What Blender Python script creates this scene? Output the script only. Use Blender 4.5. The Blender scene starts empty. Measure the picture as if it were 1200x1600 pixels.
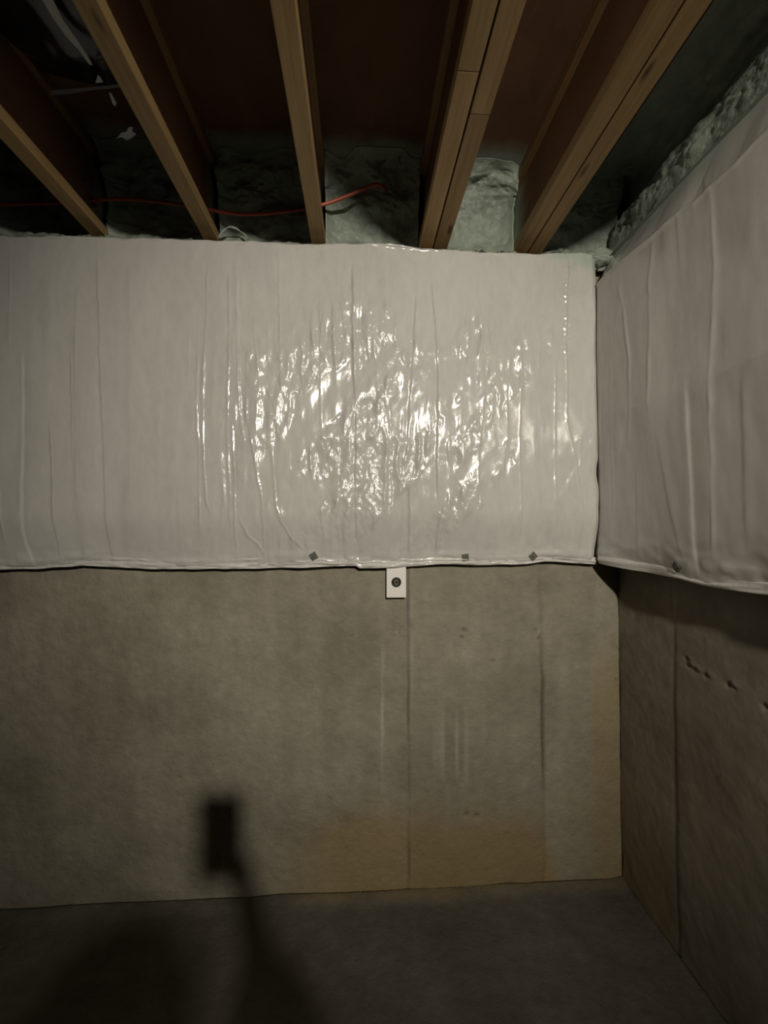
import bpy, bmesh, math, random
import numpy as np
from mathutils import Vector, Matrix

# ------------------------------------------------------------------ camera
scene = bpy.context.scene
col = scene.collection
F_PX, VPX, VPY, CAM_Z = 660.0, 562.0, 815.0, 1.425
cam_data = bpy.data.cameras.new('camera')
cam = bpy.data.objects.new('camera', cam_data)
col.objects.link(cam)
cam_data.sensor_fit = 'HORIZONTAL'
cam_data.sensor_width = 36.0
cam_data.lens = 36.0 * F_PX / 1200.0
cam_data.clip_start = 0.01
cam.location = (0, 0, CAM_Z)
cam.rotation_euler = (math.radians(90) + math.atan((VPY - 800) / F_PX), 0, -math.atan((600 - VPX) / F_PX))
scene.camera = cam
CAM_R = cam.rotation_euler.to_matrix()

# ------------------------------------------------------------------ world, exposure, lamp numbers
world = bpy.data.worlds.new('basement_dark')
scene.world = world
world.use_nodes = True
world.node_tree.nodes['Background'].inputs[0].default_value = (0.5, 0.55, 0.6, 1)
world.node_tree.nodes['Background'].inputs[1].default_value = 0.002
scene.view_settings.view_transform = 'Standard'
scene.view_settings.look = 'None'
scene.view_settings.gamma = 1
scene.view_settings.use_curve_mapping = False
scene.view_settings.exposure = 0.0
LAMP_POS = Vector((0.44, -1.48, CAM_Z + 0.98))     # unseen lamp behind the photographer; work-lamp form added to shape its light
LAMP_AIM = Vector((0.22, 1.60, CAM_Z + 0.17))      # it is turned to the back wall
LAMP_COLOR = (1.0, 0.93, 0.80)
lamp_data = bpy.data.lights.new('unseen_lamp_light', 'SPOT')
lamp_data.energy = 280.0
lamp_data.color = LAMP_COLOR
lamp_data.spot_size = math.radians(73)  # cone narrowed and softened to darken the edges of the frame
lamp_data.spot_blend = 1.0
lamp_data.shadow_soft_size = 0.045
lamp_light = bpy.data.objects.new('unseen_lamp_light', lamp_data)
col.objects.link(lamp_light)
lamp_light.location = LAMP_POS
lamp_light.rotation_euler = (LAMP_AIM - LAMP_POS).to_track_quat('-Z', 'Y').to_euler()

# ------------------------------------------------------------------ helpers
def ray(px, py):
    return CAM_R @ Vector(((px - 600) / F_PX, (800 - py) / F_PX, -1.0))
def on_y(px, py, Y):
    d = ray(px, py); k = Y / d.y
    return (d.x * k, CAM_Z + d.z * k)          # X, Z on a plane facing the room
def on_x(px, py, X):
    d = ray(px, py); k = X / d.x
    return (d.y * k, CAM_Z + d.z * k)          # Y, Z on the right-hand plane
def on_z(px, py, Z):
    d = ray(px, py); k = (Z - CAM_Z) / d.z
    return (d.x * k, d.y * k)

def sstep(a, b, x):
    t = np.clip((x - a) / (b - a), 0, 1)
    return t * t * (3 - 2 * t)

def vnoise(x, y, seed):
    tab = np.random.RandomState(seed).uniform(-1, 1, (256, 256))
    xi = np.floor(x).astype(int); yi = np.floor(y).astype(int)
    fx = x - xi; fy = y - yi
    fx = fx * fx * fx * (fx * (fx * 6 - 15) + 10); fy = fy * fy * fy * (fy * (fy * 6 - 15) + 10)
    a = tab[xi % 256, yi % 256]; b = tab[(xi + 1) % 256, yi % 256]
    c = tab[xi % 256, (yi + 1) % 256]; d = tab[(xi + 1) % 256, (yi + 1) % 256]
    return (a * (1 - fx) + b * fx) * (1 - fy) + (c * (1 - fx) + d * fx) * fy
def fbm(x, y, seed, octv=4, gain=0.5):
    s = 0; a = 1.0
    for k in range(octv):
        s = s + a * vnoise(x * 2 ** k + 17.3 * k, y * 2 ** k + 9.1 * k, seed + k)
        a *= gain
    return s

def link(name, me, mat=None, parent=None, smooth=False):
    o = bpy.data.objects.new(name, me)
    col.objects.link(o)
    if mat is not None and not me.materials:
        me.materials.append(mat)
    if smooth:
        me.polygons.foreach_set('use_smooth', np.ones(len(me.polygons), dtype=bool))
    if parent is not None:
        o.parent = parent
        o.matrix_parent_inverse = Matrix.Identity(4)
    return o
def tag(o, label=None, cat=None, group=None, kind=None):
    if label: o['label'] = label
    if cat: o['category'] = cat
    if group: o['group'] = group
    if kind: o['kind'] = kind
    return o
def empty(name, loc, label, cat, group=None):
    o = bpy.data.objects.new(name, None)
    col.objects.link(o)
    o.location = loc
    o.empty_display_size = 0.05
    return tag(o, label, cat, group)

def grid_mesh(name, P, attrs=None, skirt=None):
    """P: (nv, nu, 3) front surface; skirt: function moving border points back to the wall, closes the rim."""
    nv, nu = P.shape[:2]
    V = P.reshape(-1, 3)
    idx = np.arange(nv * nu).reshape(nv, nu)
    q = np.stack([idx[:-1, :-1], idx[:-1, 1:], idx[1:, 1:], idx[1:, :-1]], -1).reshape(-1, 4)
    if skirt is not None:
        loop = np.concatenate([idx[0, :], idx[1:, -1], idx[-1, -2::-1], idx[-2:0:-1, 0]])
        B = skirt(V[loop].copy())
        b0 = len(V)
        V = np.concatenate([V, B])
        n = len(loop); k = np.arange(n); k2 = (k + 1) % n
        q2 = np.stack([loop[k2], loop[k], b0 + k, b0 + k2], -1)
        q = np.concatenate([q, q2])
    me = bpy.data.meshes.new(name)
    me.vertices.add(len(V)); me.vertices.foreach_set('co', V.astype(np.float32).ravel())
    me.loops.add(q.size); me.loops.foreach_set('vertex_index', q.astype(np.int32).ravel())
    me.polygons.add(len(q)); me.polygons.foreach_set('loop_start', np.arange(0, q.size, 4, dtype=np.int32))
    me.update(calc_edges=True)
    for k, v in (attrs or {}).items():
        a = me.attributes.new(k, 'FLOAT', 'POINT')
        vv = np.zeros(len(V), dtype=np.float32); vv[:nv * nu] = v.reshape(-1)
        a.data.foreach_set('value', vv)
    return me

def box_mesh(name, lo, hi, bevel=0.0):
    bm = bmesh.new()
    bmesh.ops.create_cube(bm, size=1)
    for v in bm.verts:
        v.co = Vector([lo[i] + (v.co[i] + 0.5) * (hi[i] - lo[i]) for i in range(3)])
    if bevel:
        bmesh.ops.bevel(bm, geom=bm.edges[:], offset=bevel, segments=2, affect='EDGES', profile=0.6)
    me = bpy.data.meshes.new(name); bm.to_mesh(me); bm.free()
    return me

def tube_mesh(name, pts, radii, sides=10, caps=True):
    pts = [Vector(p) for p in pts]
    if not hasattr(radii, '__len__'): radii = [radii] * len(pts)
    V, Fc = [], []
    prev = None
    for i, p in enumerate(pts):
        t = (pts[min(i + 1, len(pts) - 1)] - pts[max(i - 1, 0)]).normalized()
        up = prev if prev is not None else (Vector((0, 0, 1)) if abs(t.z) < 0.9 else Vector((1, 0, 0)))
        n = (up - t * up.dot(t)).normalized(); b = t.cross(n); prev = n
        for k in range(sides):
            a = 2 * math.pi * k / sides
            V.append(p + (n * math.cos(a) + b * math.sin(a)) * radii[i])
    for i in range(len(pts) - 1):
        for k in range(sides):
            k2 = (k + 1) % sides
            Fc.append((i * sides + k, i * sides + k2, (i + 1) * sides + k2, (i + 1) * sides + k))
    if caps:
        Fc.append(tuple(range(sides - 1, -1, -1)))
        Fc.append(tuple(range((len(pts) - 1) * sides, len(pts) * sides)))
    me = bpy.data.meshes.new(name); me.from_pydata([tuple(v) for v in V], [], Fc); me.update()
    return me

def spline(pts, n=12):
    pts = [Vector(p) for p in pts]; out = []
    for i in range(len(pts) - 1):
        p0, p1, p2, p3 = pts[max(i - 1, 0)], pts[i], pts[i + 1], pts[min(i + 2, len(pts) - 1)]
        for k in range(n):
            t = k / n
            out.append(0.5 * ((2 * p1) + (p2 - p0) * t + (2 * p0 - 5 * p1 + 4 * p2 - p3) * t * t + (3 * p1 - p0 - 3 * p2 + p3) * t ** 3))
    return out + [pts[-1]]

def lathe_mesh(name, prof, sides=24, axis='z'):
    V, Fc = [], []
    for r, h in prof:
        for k in range(sides):
            a = 2 * math.pi * k / sides
            c, s = r * math.cos(a), r * math.sin(a)
            V.append((c, s, h) if axis == 'z' else (c, -h, s))
    n = len(prof)
    for i in range(n - 1):
        for k in range(sides):
            k2 = (k + 1) % sides
            Fc.append((i * sides + k, i * sides + k2, (i + 1) * sides + k2, (i + 1) * sides + k))
    if prof[0][0] > 1e-5: Fc.append(tuple(range(sides - 1, -1, -1)))
    if prof[-1][0] > 1e-5: Fc.append(tuple(range((n - 1) * sides, n * sides)))
    me = bpy.data.meshes.new(name); me.from_pydata(V, [], Fc); me.update()
    bm = bmesh.new(); bm.from_mesh(me); bmesh.ops.remove_doubles(bm, verts=bm.verts, dist=1e-5)
    bmesh.ops.recalc_face_normals(bm, faces=bm.faces); bm.to_mesh(me); bm.free()
    return me

# ------------------------------------------------------------------ materials
def mat(name, base, rough=0.6, spec=0.5, metal=0.0):
    m = bpy.data.materials.new(name); m.use_nodes = True
    b = m.node_tree.nodes['Principled BSDF']
    b.inputs['Base Color'].default_value = (*base, 1)
    b.inputs['Roughness'].default_value = rough
    b.inputs['Specular IOR Level'].default_value = spec
    b.inputs['Metallic'].default_value = metal
    return m, m.node_tree, b
def node(nt, kind, **kw):
    n = nt.nodes.new(kind)
    for k, v in kw.items(): setattr(n, k, v)
    return n
def noise_tex(nt, scale, detail=4, rough=0.55, vec=None, stretch=None):
    n = node(nt, 'ShaderNodeTexNoise')
    n.inputs['Scale'].default_value = scale; n.inputs['Detail'].default_value = detail; n.inputs['Roughness'].default_value = rough
    if vec is None:
        vec = node(nt, 'ShaderNodeTexCoord').outputs['Object']
    if stretch:
        mp = node(nt, 'ShaderNodeMapping'); mp.inputs['Scale'].default_value = stretch
        nt.links.new(vec, mp.inputs['Vector']); vec = mp.outputs['Vector']
    nt.links.new(vec, n.inputs['Vector'])
    return n.outputs['Fac']
def ramp(nt, fac, stops):
    r = node(nt, 'ShaderNodeValToRGB')
    els = r.color_ramp.elements
    while len(els) < len(stops): els.new(0.5)
    for e, (p, c) in zip(els, stops):
        e.position = p; e.color = (*c, 1)
    nt.links.new(fac, r.inputs['Fac'])
    return r.outputs['Color']
def mix(nt, fac, a, b, mode='MIX'):
    n = node(nt, 'ShaderNodeMix', data_type='RGBA', blend_type=mode)
    for s, v in ((n.inputs[0], fac), (n.inputs[6], a), (n.inputs[7], b)):
        if isinstance(v, (int, float)): s.default_value = v
        elif isinstance(v, tuple): s.default_value = (*v, 1)
        else: nt.links.new(v, s)
    return n.outputs[2]
def bump(nt, bsdf, height, strength=0.3, dist=0.002, prev=None):
    b = node(nt, 'ShaderNodeBump')
    b.inputs['Strength'].default_value = strength; b.inputs['Distance'].default_value = dist
    nt.links.new(height, b.inputs['Height'])
    if prev is not None: nt.links.new(prev, b.inputs['Normal'])
    nt.links.new(b.outputs['Normal'], bsdf.inputs['Normal'])
    return b.outputs['Normal']
def attr(nt, name):
    return node(nt, 'ShaderNodeAttribute', attribute_name=name).outputs['Fac']

def concrete(name, c0, c1, relief=1.0, yellow=(0.30, 0.21, 0.085), pale=(0.46, 0.42, 0.34), dark=(0.07, 0.06, 0.045), rough=0.88):
    m, nt, b = mat(name, c0, rough, 0.25)
    big = noise_tex(nt, 2.2, 5, 0.62)
    colr = ramp(nt, big, [(0.30, c0), (0.68, c1)])
    sm = noise_tex(nt, 24, 5, 0.65)
    colr = mix(nt, 0.5, colr, ramp(nt, sm, [(0.30, (0.68, 0.66, 0.63)), (0.7, (1.08, 1.07, 1.05))]), 'MULTIPLY')
    vs = noise_tex(nt, 7, 3, 0.5, stretch=(1.6, 1.6, 0.22))
    colr = mix(nt, 0.30, colr, ramp(nt, vs, [(0.35, (0.70, 0.69, 0.66)), (0.65, (1.1, 1.1, 1.1))]), 'MULTIPLY')
    colr = mix(nt, attr(nt, 'yellow'), colr, yellow)
    colr = mix(nt, attr(nt, 'pale'), colr, pale)
    colr = mix(nt, attr(nt, 'dark'), colr, dark)
    nt.links.new(colr, b.inputs['Base Color'])
    n0 = bump(nt, b, noise_tex(nt, 16, 4, 0.6), 0.6 * relief, 0.012)
    n1 = bump(nt, b, noise_tex(nt, 60, 5, 0.7), 0.7 * relief, 0.005, n0)
    bump(nt, b, noise_tex(nt, 220, 3, 0.6), 0.35 * relief, 0.0015, n1)
    return m

def plastic_film(name, base, rough, fine):
    m, nt, b = mat(name, base, rough, 0.5)
    b.inputs['Coat Weight'].default_value = 0.22; b.inputs['Coat Roughness'].default_value = 0.09
    tone = noise_tex(nt, 3.5, 4, 0.6, stretch=(1, 1, 0.35))
    c = ramp(nt, tone, [(0.3, tuple(x * 0.94 for x in base)), (0.7, tuple(min(1, x * 1.04) for x in base))])
    c = mix(nt, attr(nt, 'overspray'), c, (0.36, 0.45, 0.37))
    nt.links.new(c, b.inputs['Base Color'])
    fn = noise_tex(nt, 38, 5, 0.7, stretch=(1, 1, 0.4))
    c = mix(nt, 1.0, c, ramp(nt, fn, [(0.3, (0.93, 0.93, 0.93)), (0.7, (1.04, 1.04, 1.04))]), 'MULTIPLY')
    nt.links.new(c, b.inputs['Base Color'])
    crk = attr(nt, 'crinkle')
    h1 = noise_tex(nt, 75, 4, 0.6, stretch=(1.0, 1.0, 0.55))
    mul = node(nt, 'ShaderNodeMath', operation='MULTIPLY'); nt.links.new(h1, mul.inputs[0]); nt.links.new(crk, mul.inputs[1])
    n1 = bump(nt, b, mul.outputs[0], fine, 0.010)
    # woven scrim under the film
    bump(nt, b, noise_tex(nt, 420, 2, 0.5), 0.06, 0.001, n1)
    return m

def wood(name, light, darkc, grain=(26, 1.1, 26), rough=0.62, vary=0.25):
    m, nt, b = mat(name, light, rough, 0.3)
    tc = node(nt, 'ShaderNodeTexCoord').outputs['Object']
    oi = node(nt, 'ShaderNodeObjectInfo').outputs['Random']
    comb = node(nt, 'ShaderNodeCombineXYZ')
    mm = node(nt, 'ShaderNodeMath', operation='MULTIPLY'); nt.links.new(oi, mm.inputs[0]); mm.inputs[1].default_value = 31.0
    for k in range(3): nt.links.new(mm.outputs[0], comb.inputs[k])
    add = node(nt, 'ShaderNodeVectorMath', operation='ADD'); nt.links.new(tc, add.inputs[0]); nt.links.new(comb.outputs[0], add.inputs[1])
    g = noise_tex(nt, 3.0, 6, 0.62, vec=add.outputs[0], stretch=grain)
    c = ramp(nt, g, [(0.28, darkc), (0.62, light)])
    big = noise_tex(nt, 4.0, 3, 0.5, vec=add.outputs[0], stretch=(1, 0.5, 1))
    c = mix(nt, 0.5, c, ramp(nt, big, [(0.3, (0.72, 0.66, 0.58)), (0.7, (1.08, 1.05, 1.0))]), 'MULTIPLY')
    var = ramp(nt, oi, [(0.0, (1 - vary, 1 - vary * 1.1, 1 - vary * 1.25)), (1.0, (1.08, 1.06, 1.02))])
    c = mix(nt, 1.0, c, var, 'MULTIPLY')
    vor = node(nt, 'ShaderNodeTexVoronoi'); vor.inputs['Scale'].default_value = 3.0
    mp = node(nt, 'ShaderNodeMapping'); mp.inputs['Scale'].default_value = (4.0, 1.1, 4.0)
    nt.links.new(add.outputs[0], mp.inputs['Vector']); nt.links.new(mp.outputs['Vector'], vor.inputs['Vector'])
    k = ramp(nt, vor.outputs['Distance'], [(0.05, (1, 1, 1)), (0.13, (0, 0, 0))])
    c = mix(nt, k, c, (0.07, 0.035, 0.015))
    nt.links.new(c, b.inputs['Base Color'])
    bump(nt, b, g, 0.25, 0.0015)
    return m

def osb(name, c0, c1, y0=1.0, y1=2.0):
    m, nt, b = mat(name, c0, 0.85, 0.15)
    tc = node(nt, 'ShaderNodeTexCoord').outputs['Object']
    v = node(nt, 'ShaderNodeTexVoronoi'); v.inputs['Scale'].default_value = 16
    mp = node(nt, 'ShaderNodeMapping'); mp.inputs['Scale'].default_value = (1, 0.42, 1)
    nt.links.new(tc, mp.inputs['Vector']); nt.links.new(mp.outputs['Vector'], v.inputs['Vector'])
    sep = node(nt, 'ShaderNodeSeparateColor'); nt.links.new(v.outputs['Color'], sep.inputs['Color'])
    c = ramp(nt, sep.outputs[0], [(0.0, tuple(a * 0.65 + d * 0.35 for a, d in zip(c0, c1))), (1.0, tuple(a * 0.35 + d * 0.65 for a, d in zip(c0, c1)))])
    c = mix(nt, 0.5, c, ramp(nt, noise_tex(nt, 5, 4), [(0.3, (0.6, 0.58, 0.55)), (0.7, (1.1, 1.1, 1.1))]), 'MULTIPLY')
    # overspray dusting near the foam
    sx_ = node(nt, 'ShaderNodeSeparateXYZ'); nt.links.new(tc, sx_.inputs[0])
    nz_ = node(nt, 'ShaderNodeMath', operation='MULTIPLY_ADD'); nt.links.new(noise_tex(nt, 9, 4, 0.6), nz_.inputs[0]); nz_.inputs[1].default_value = 0.10; nt.links.new(sx_.outputs['Y'], nz_.inputs[2])
    mr = node(nt, 'ShaderNodeMapRange', interpolation_type='SMOOTHSTEP'); nt.links.new(nz_.outputs[0], mr.inputs['Value'])
    mr.inputs['From Min'].default_value = y0 + 0.05; mr.inputs['From Max'].default_value = y1 + 0.05
    c = mix(nt, mr.outputs['Result'], c, (0.235, 0.27, 0.22))
    nt.links.new(c, b.inputs['Base Color'])
    bump(nt, b, sep.outputs[1], 0.15, 0.001)
    return m

def foam_mat(name, c0, c1):
    m, nt, b = mat(name, c0, 0.42, 0.5)
    c = ramp(nt, noise_tex(nt, 14, 5, 0.6), [(0.3, c0), (0.7, c1)])
    nt.links.new(c, b.inputs['Base Color'])
    bump(nt, b, noise_tex(nt, 55, 5, 0.65), 0.55, 0.010)
    return m

M_WALL = concrete('poured_concrete', (0.255, 0.232, 0.175), (0.345, 0.318, 0.25))
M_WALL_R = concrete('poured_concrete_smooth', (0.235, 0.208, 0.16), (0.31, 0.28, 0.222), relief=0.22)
M_FLOOR = concrete('concrete_floor', (0.100, 0.091, 0.072), (0.145, 0.133, 0.107), rough=0.85)
M_FILM = plastic_film('white_vinyl_facing', (0.55, 0.535, 0.50), 0.18, 0.30)
M_HEM = plastic_film('white_vinyl_hem', (0.62, 0.60, 0.56), 0.26, 0.6)
M_LUMBER = wood('pine_flange', (0.43, 0.30, 0.145), (0.30, 0.195, 0.085))
M_LUMBER_SHADED = wood('shaded_flange_lumber', (0.25, 0.15, 0.065), (0.17, 0.10, 0.04))  # darker copy of the flange lumber; shade between the joists put into colour
M_WEB = osb('joist_web_board', (0.115, 0.055, 0.028), (0.185, 0.095, 0.05), 1.56, 1.68)
M_SUB = osb('subfloor_board', (0.105, 0.053, 0.027), (0.17, 0.092, 0.05), 1.47, 1.57)
M_FOAM = foam_mat('green_grey_foam', (0.215, 0.255, 0.205), (0.30, 0.335, 0.275))
M_SILL = wood('sill_lumber', (0.40, 0.28, 0.13), (0.28, 0.18, 0.08))
M_RED = mat('orange_red_jacket', (0.42, 0.075, 0.035), 0.4, 0.5)[0]
M_BLACK_FILM = mat('black_poly_film', (0.012, 0.012, 0.016), 0.22, 0.6)[0]
M_GLINT = mat('pale_glint_film', (0.55, 0.55, 0.56), 0.5, 0.4)[0]  # pale colour for glints on the black film, put in as flat shapes
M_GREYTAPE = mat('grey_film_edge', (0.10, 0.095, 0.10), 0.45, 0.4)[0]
def galv():
    m, nt, b = mat('galvanised_steel', (0.16, 0.165, 0.14), 0.6, 0.3, 0.0)
    c = ramp(nt, noise_tex(nt, 120, 3), [(0.3, (0.075, 0.078, 0.062)), (0.7, (0.14, 0.145, 0.122))])
    nt.links.new(c, b.inputs['Base Color'])
    return m
M_GALV = galv()
M_BLOCK = mat('white_block_plastic', (0.82, 0.79, 0.74), 0.45, 0.5)[0]
M_RING = mat('black_rubber', (0.012, 0.011, 0.009), 0.5, 0.4)[0]
M_BRASS = mat('dull_brass', (0.24, 0.21, 0.12), 0.4, 0.5, 0.4)[0]

# ------------------------------------------------------------------ the setting
YW, XR = 1.66, 1.046                     # inner faces of the back and right walls
XL, YF = -4.6, -4.2                      # the room goes on out of frame
WALL_TOP = CAM_Z + 1.05
JB, JH = CAM_Z + 1.09, 0.302             # joist underside, joist depth
SUB = JB + JH

def axis(a, b, step, extra=()):
    n = max(2, int(round((b - a) / step)) + 1)
    return np.linspace(a, b, n)

def groove(d, w, depth):
    return -depth * np.exp(-(d / w) ** 2)

# --- back wall
xs = np.concatenate([axis(XL, -1.55, 0.06)[:-1], axis(-1.55, XR, 0.0052)])
zs = np.concatenate([axis(0, 1.30, 0.0052)[:-1], axis(1.30, WALL_TOP, 0.04)])
X, Z = np.meshgrid(xs, zs)
D = 0.0025 * fbm(X * 3, Z * 3, 1, 3) + 0.0012 * fbm(X * 14, Z * 14, 5, 3)
yel = np.zeros_like(X); pal = np.zeros_like(X); drk = np.zeros_like(X)
s1 = on_y(638, 1100, YW)[0]; s2 = on_y(848, 1100, YW)[0]; s3 = on_y(597, 1100, YW)[0]
def zpx(py): return on_y(700, py, YW)[1]
wob = 0.0016 * vnoise(Z * 14, Z * 0, 21)
D += groove(X - s1 - wob, 0.0055, 0.0045) + 0.0022 * sstep(-0.012, 0.012, X - s1)
drk = np.maximum(drk, 0.75 * np.exp(-((X - s1 - wob) / 0.005) ** 2) * (0.55 + 0.45 * vnoise(Z * 9, X * 0, 22)))
w2 = sstep(zpx(1270), zpx(1180), Z)
D += groove(X - s2 - 1.6 * wob, 0.009, 0.0055) * (0.25 + 0.75 * w2) - 0.003 * sstep(-0.012, 0.012, X - s2)
drk = np.maximum(drk, (0.22 + 0.53 * w2 * sstep(zpx(985), zpx(1090), Z)) * np.exp(-((X - s2 - 1.6 * wob) / 0.009) ** 2))
# white lime streak
st = ((sstep(zpx(1075), zpx(1060), Z) - 0) * (1 - sstep(zpx(1060), zpx(1000), Z)))
st = np.exp(-((Z - zpx(1035)) / 0.07) ** 2) * 0.5 + np.exp(-((Z - zpx(1125)) / 0.11) ** 2)
st2 = np.exp(-((X - s3 + 0.003 * vnoise(Z * 20, Z * 0, 31)) / 0.0052) ** 2) * st
D += 0.003 * st2
pal = np.maximum(pal, 0.9 * st2 + 0.3 * np.exp(-((X - s3) / 0.006) ** 2) * np.exp(-((Z - zpx(1200)) / 0.10) ** 2))
# pale weeping streaks and a pale patch right of the first joint
str_n = sstep(0.0, 0.8, vnoise(X * 55, Z * 3.5, 41)) * np.exp(-((X - on_y(705, 1170, YW)[0]) / 0.10) ** 2) * np.exp(-((Z - zpx(1170)) / 0.16) ** 2)
pal = np.maximum(pal, 0.55 * str_n)
pal = np.maximum(pal, 0.30 * np.exp(-((X - on_y(728, 1010, YW)[0]) / 0.035) ** 2 - ((Z - zpx(1020)) / 0.07) ** 2) * sstep(-0.3, 0.6, fbm(X * 30, Z * 18, 43, 3)))
pal = np.maximum(pal, 0.22 * np.exp(-((X - s1 - 0.012) / 0.008) ** 2) * sstep(zpx(1300), zpx(1050), Z) * sstep(-0.4, 0.6, vnoise(Z * 12, Z * 0, 46)))
# ochre staining low on the wall
edge = fbm(X * 5, Z * 5, 51, 4) * 0.045
yel = np.maximum(yel, 0.72 * sstep(zpx(1225), zpx(1320), Z + edge + 0.10 * np.clip(np.abs(X - on_y(640, 1300, YW)[0]) - 0.05, 0, 1)) * sstep(on_y(380, 1300, YW)[0], on_y(560, 1300, YW)[0], X) * (1 - sstep(on_y(842, 1300, YW)[0], on_y(880, 1300, YW)[0], X + edge * 0.5)))
yel = np.maximum(yel, 0.50 * sstep(on_y(918, 1150, YW)[0], on_y(932, 1150, YW)[0], X + 0.2 * edge) * sstep(zpx(960), zpx(1120), Z + edge))
yel = np.maximum(yel, 0.20 * sstep(s2, s2 + 0.15, X) * sstep(zpx(1100), zpx(1300), Z))
# bug holes and chips
rng = np.random.RandomState(4)
for (px, py, r, dep, pp) in [(550, 995, 0.010, 0.006, .5), (726, 985, 0.010, 0.008, .3), (722, 996, .006, .007, 0), (838, 985, 0.011, 0.006, .5), (842, 998, 0.007, 0.008, 0), (744, 1275, 0.010, 0.008, 0),
                         (728, 1272, 0.013, 0.006, 0), (770, 1032, .008, .005, .3), (672, 930, .010, .004, 0), (965, 1015, .008, .004, .1), (963, 1062, .006, .005, 0), (540, 1285, .030, .003, 0), (617, 990, .006, -.004, .6)]:
    x0, z0 = on_y(px, py, YW)
    g = np.exp(-(((X - x0) / r) ** 2 + ((Z - z0) / r) ** 2) * (1 + 0.5 * vnoise(X * 120, Z * 120, 61)))
    D -= dep * g
    drk = np.maximum(drk, (0.55 if dep > 0.004 and r < .02 else 0.2) * (dep > 0) * g)
    if pp: pal = np.maximum(pal, pp * np.exp(-(((X - x0 - .006) / r) ** 2 + ((Z - z0 - .004) / r) ** 2)))
for k in range(70):
    x0, z0, r = rng.uniform(-1.5, 1.0), rng.uniform(0.1, 1.2), rng.uniform(0.003, 0.008)
    D -= 0.003 * np.exp(-(((X - x0) / r) ** 2 + ((Z - z0) / r) ** 2))
# larger clouding left by the forms
drk = np.maximum(drk, 0.15 * sstep(-0.1, 1.0, fbm(X * 3.1, Z * 4.2, 71, 4)))
drk = np.maximum(drk, 0.16 * sstep(s1, s1 + .03, X) * (1 - sstep(s2 - .02, s2 + .02, X)) * sstep(zpx(1080), zpx(1200), Z + edge))
P = np.stack([X, YW - D, Z], -1)
me = grid_mesh('wall_back', P, {'yellow': yel, 'pale': pal, 'dark': drk}, skirt=lambda B: np.stack([B[:, 0], np.full(len(B), YW + 0.2), B[:, 2]], -1))
tag(link('wall_back', me, M_WALL, smooth=True), kind='structure')

# --- right wall
ys = np.concatenate([axis(YF, -0.2, 0.08)[:-1], axis(-0.2, 0.9, 0.02)[:-1], axis(0.9, YW, 0.0048)])
Yg, Z = np.meshgrid(ys, zs)
D = 0.0022 * fbm(Yg * 3, Z * 3, 101, 3) + 0.0011 * fbm(Yg * 14, Z * 14, 105, 3)
g1 = on_x(1055, 1150, XR)[0]
drk = np.zeros_like(Yg); pal = np.zeros_like(Yg); yel = np.zeros_like(Yg)
wob = 0.0025 * vnoise(Z * 11, Z * 0, 121)
D += groove(Yg - g1 - wob, 0.010, 0.0016) - 0.0012 * sstep(-0.012, 0.012, Yg - g1)
drk = np.maximum(drk, 0.62 * np.exp(-((Yg - g1 - wob) / 0.009) ** 2) * sstep(zpx(930), zpx(1050), Z))
for (px, py, r, dep) in [(1075, 1040, .014, .010), (1085, 1047, .016, .010), (1103, 1056, .014, .010), (1140, 1071, .014, .012), (1197, 1105, .014, .010), (1073, 1030, .010, .008)]:
    y0, z0 = on_x(px, py, XR)
    g = np.exp(-(((Yg - y0 - 0.35 * (Z - z0)) / (1.1 * r)) ** 2 + ((Z - z0) / (0.55 * r)) ** 2) * (1 + 0.6 * vnoise(Yg * 90, Z * 90, 161)))
    D -= 0.5 * dep * g
    D += 0.25 * dep * np.exp(-(((Yg - y0 + 0.012) / (0.9 * r)) ** 2 + ((Z - z0 - 0.006) / (0.5 * r)) ** 2))
    drk = np.maximum(drk, 0.5 * g)
edge = fbm(Yg * 5, Z * 5, 151, 4) * 0.05
yel = np.maximum(yel, 0.40 * sstep(g1, g1 + 0.08, Yg) * sstep(zpx(1100), zpx(1340), Z + edge))
drk = np.maximum(drk, 0.2 * sstep(-0.1, 1.0, fbm(Yg * 3.1, Z * 4.2, 171, 4)))
P = np.stack([XR - D, Yg, Z], -1)[:, ::-1]
me = grid_mesh('wall_right', P, {'yellow': yel[:, ::-1], 'pale': pal[:, ::-1], 'dark': drk[:, ::-1]}, skirt=lambda B: np.stack([np.full(len(B), XR + 0.2), B[:, 1], B[:, 2]], -1))
tag(link('wall_right', me, M_WALL_R, smooth=True), kind='structure')

# --- floor
xs = np.concatenate([axis(XL, -1.4, 0.08)[:-1], axis(-1.4, XR, 0.010)])
ys = np.concatenate([axis(YF, 0.9, 0.08)[:-1], axis(0.9, YW, 0.008)])
X, Yg = np.meshgrid(xs, ys)
H = 0.004 * fbm(X * 4, Yg * 4, 201, 4) + 0.012 * sstep(YW - 0.07, YW, Yg) + 0.008 * sstep(XR - 0.05, XR, X)
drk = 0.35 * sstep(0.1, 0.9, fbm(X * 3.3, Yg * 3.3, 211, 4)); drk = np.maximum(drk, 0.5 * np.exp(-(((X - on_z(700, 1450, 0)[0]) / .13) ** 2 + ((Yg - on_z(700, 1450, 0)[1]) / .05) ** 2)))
yel = 0.35 * sstep(YW - 0.06, YW, Yg + 0.02 * fbm(X * 9, Yg * 9, 221, 3)) * sstep(on_y(400, 1380, YW)[0], on_y(520, 1380, YW)[0], X)
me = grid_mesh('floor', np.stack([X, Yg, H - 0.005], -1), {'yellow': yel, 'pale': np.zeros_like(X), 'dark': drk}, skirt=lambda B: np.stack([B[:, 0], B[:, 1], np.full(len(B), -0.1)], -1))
tag(link('floor', me, M_FLOOR, smooth=True), kind='structure')

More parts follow.
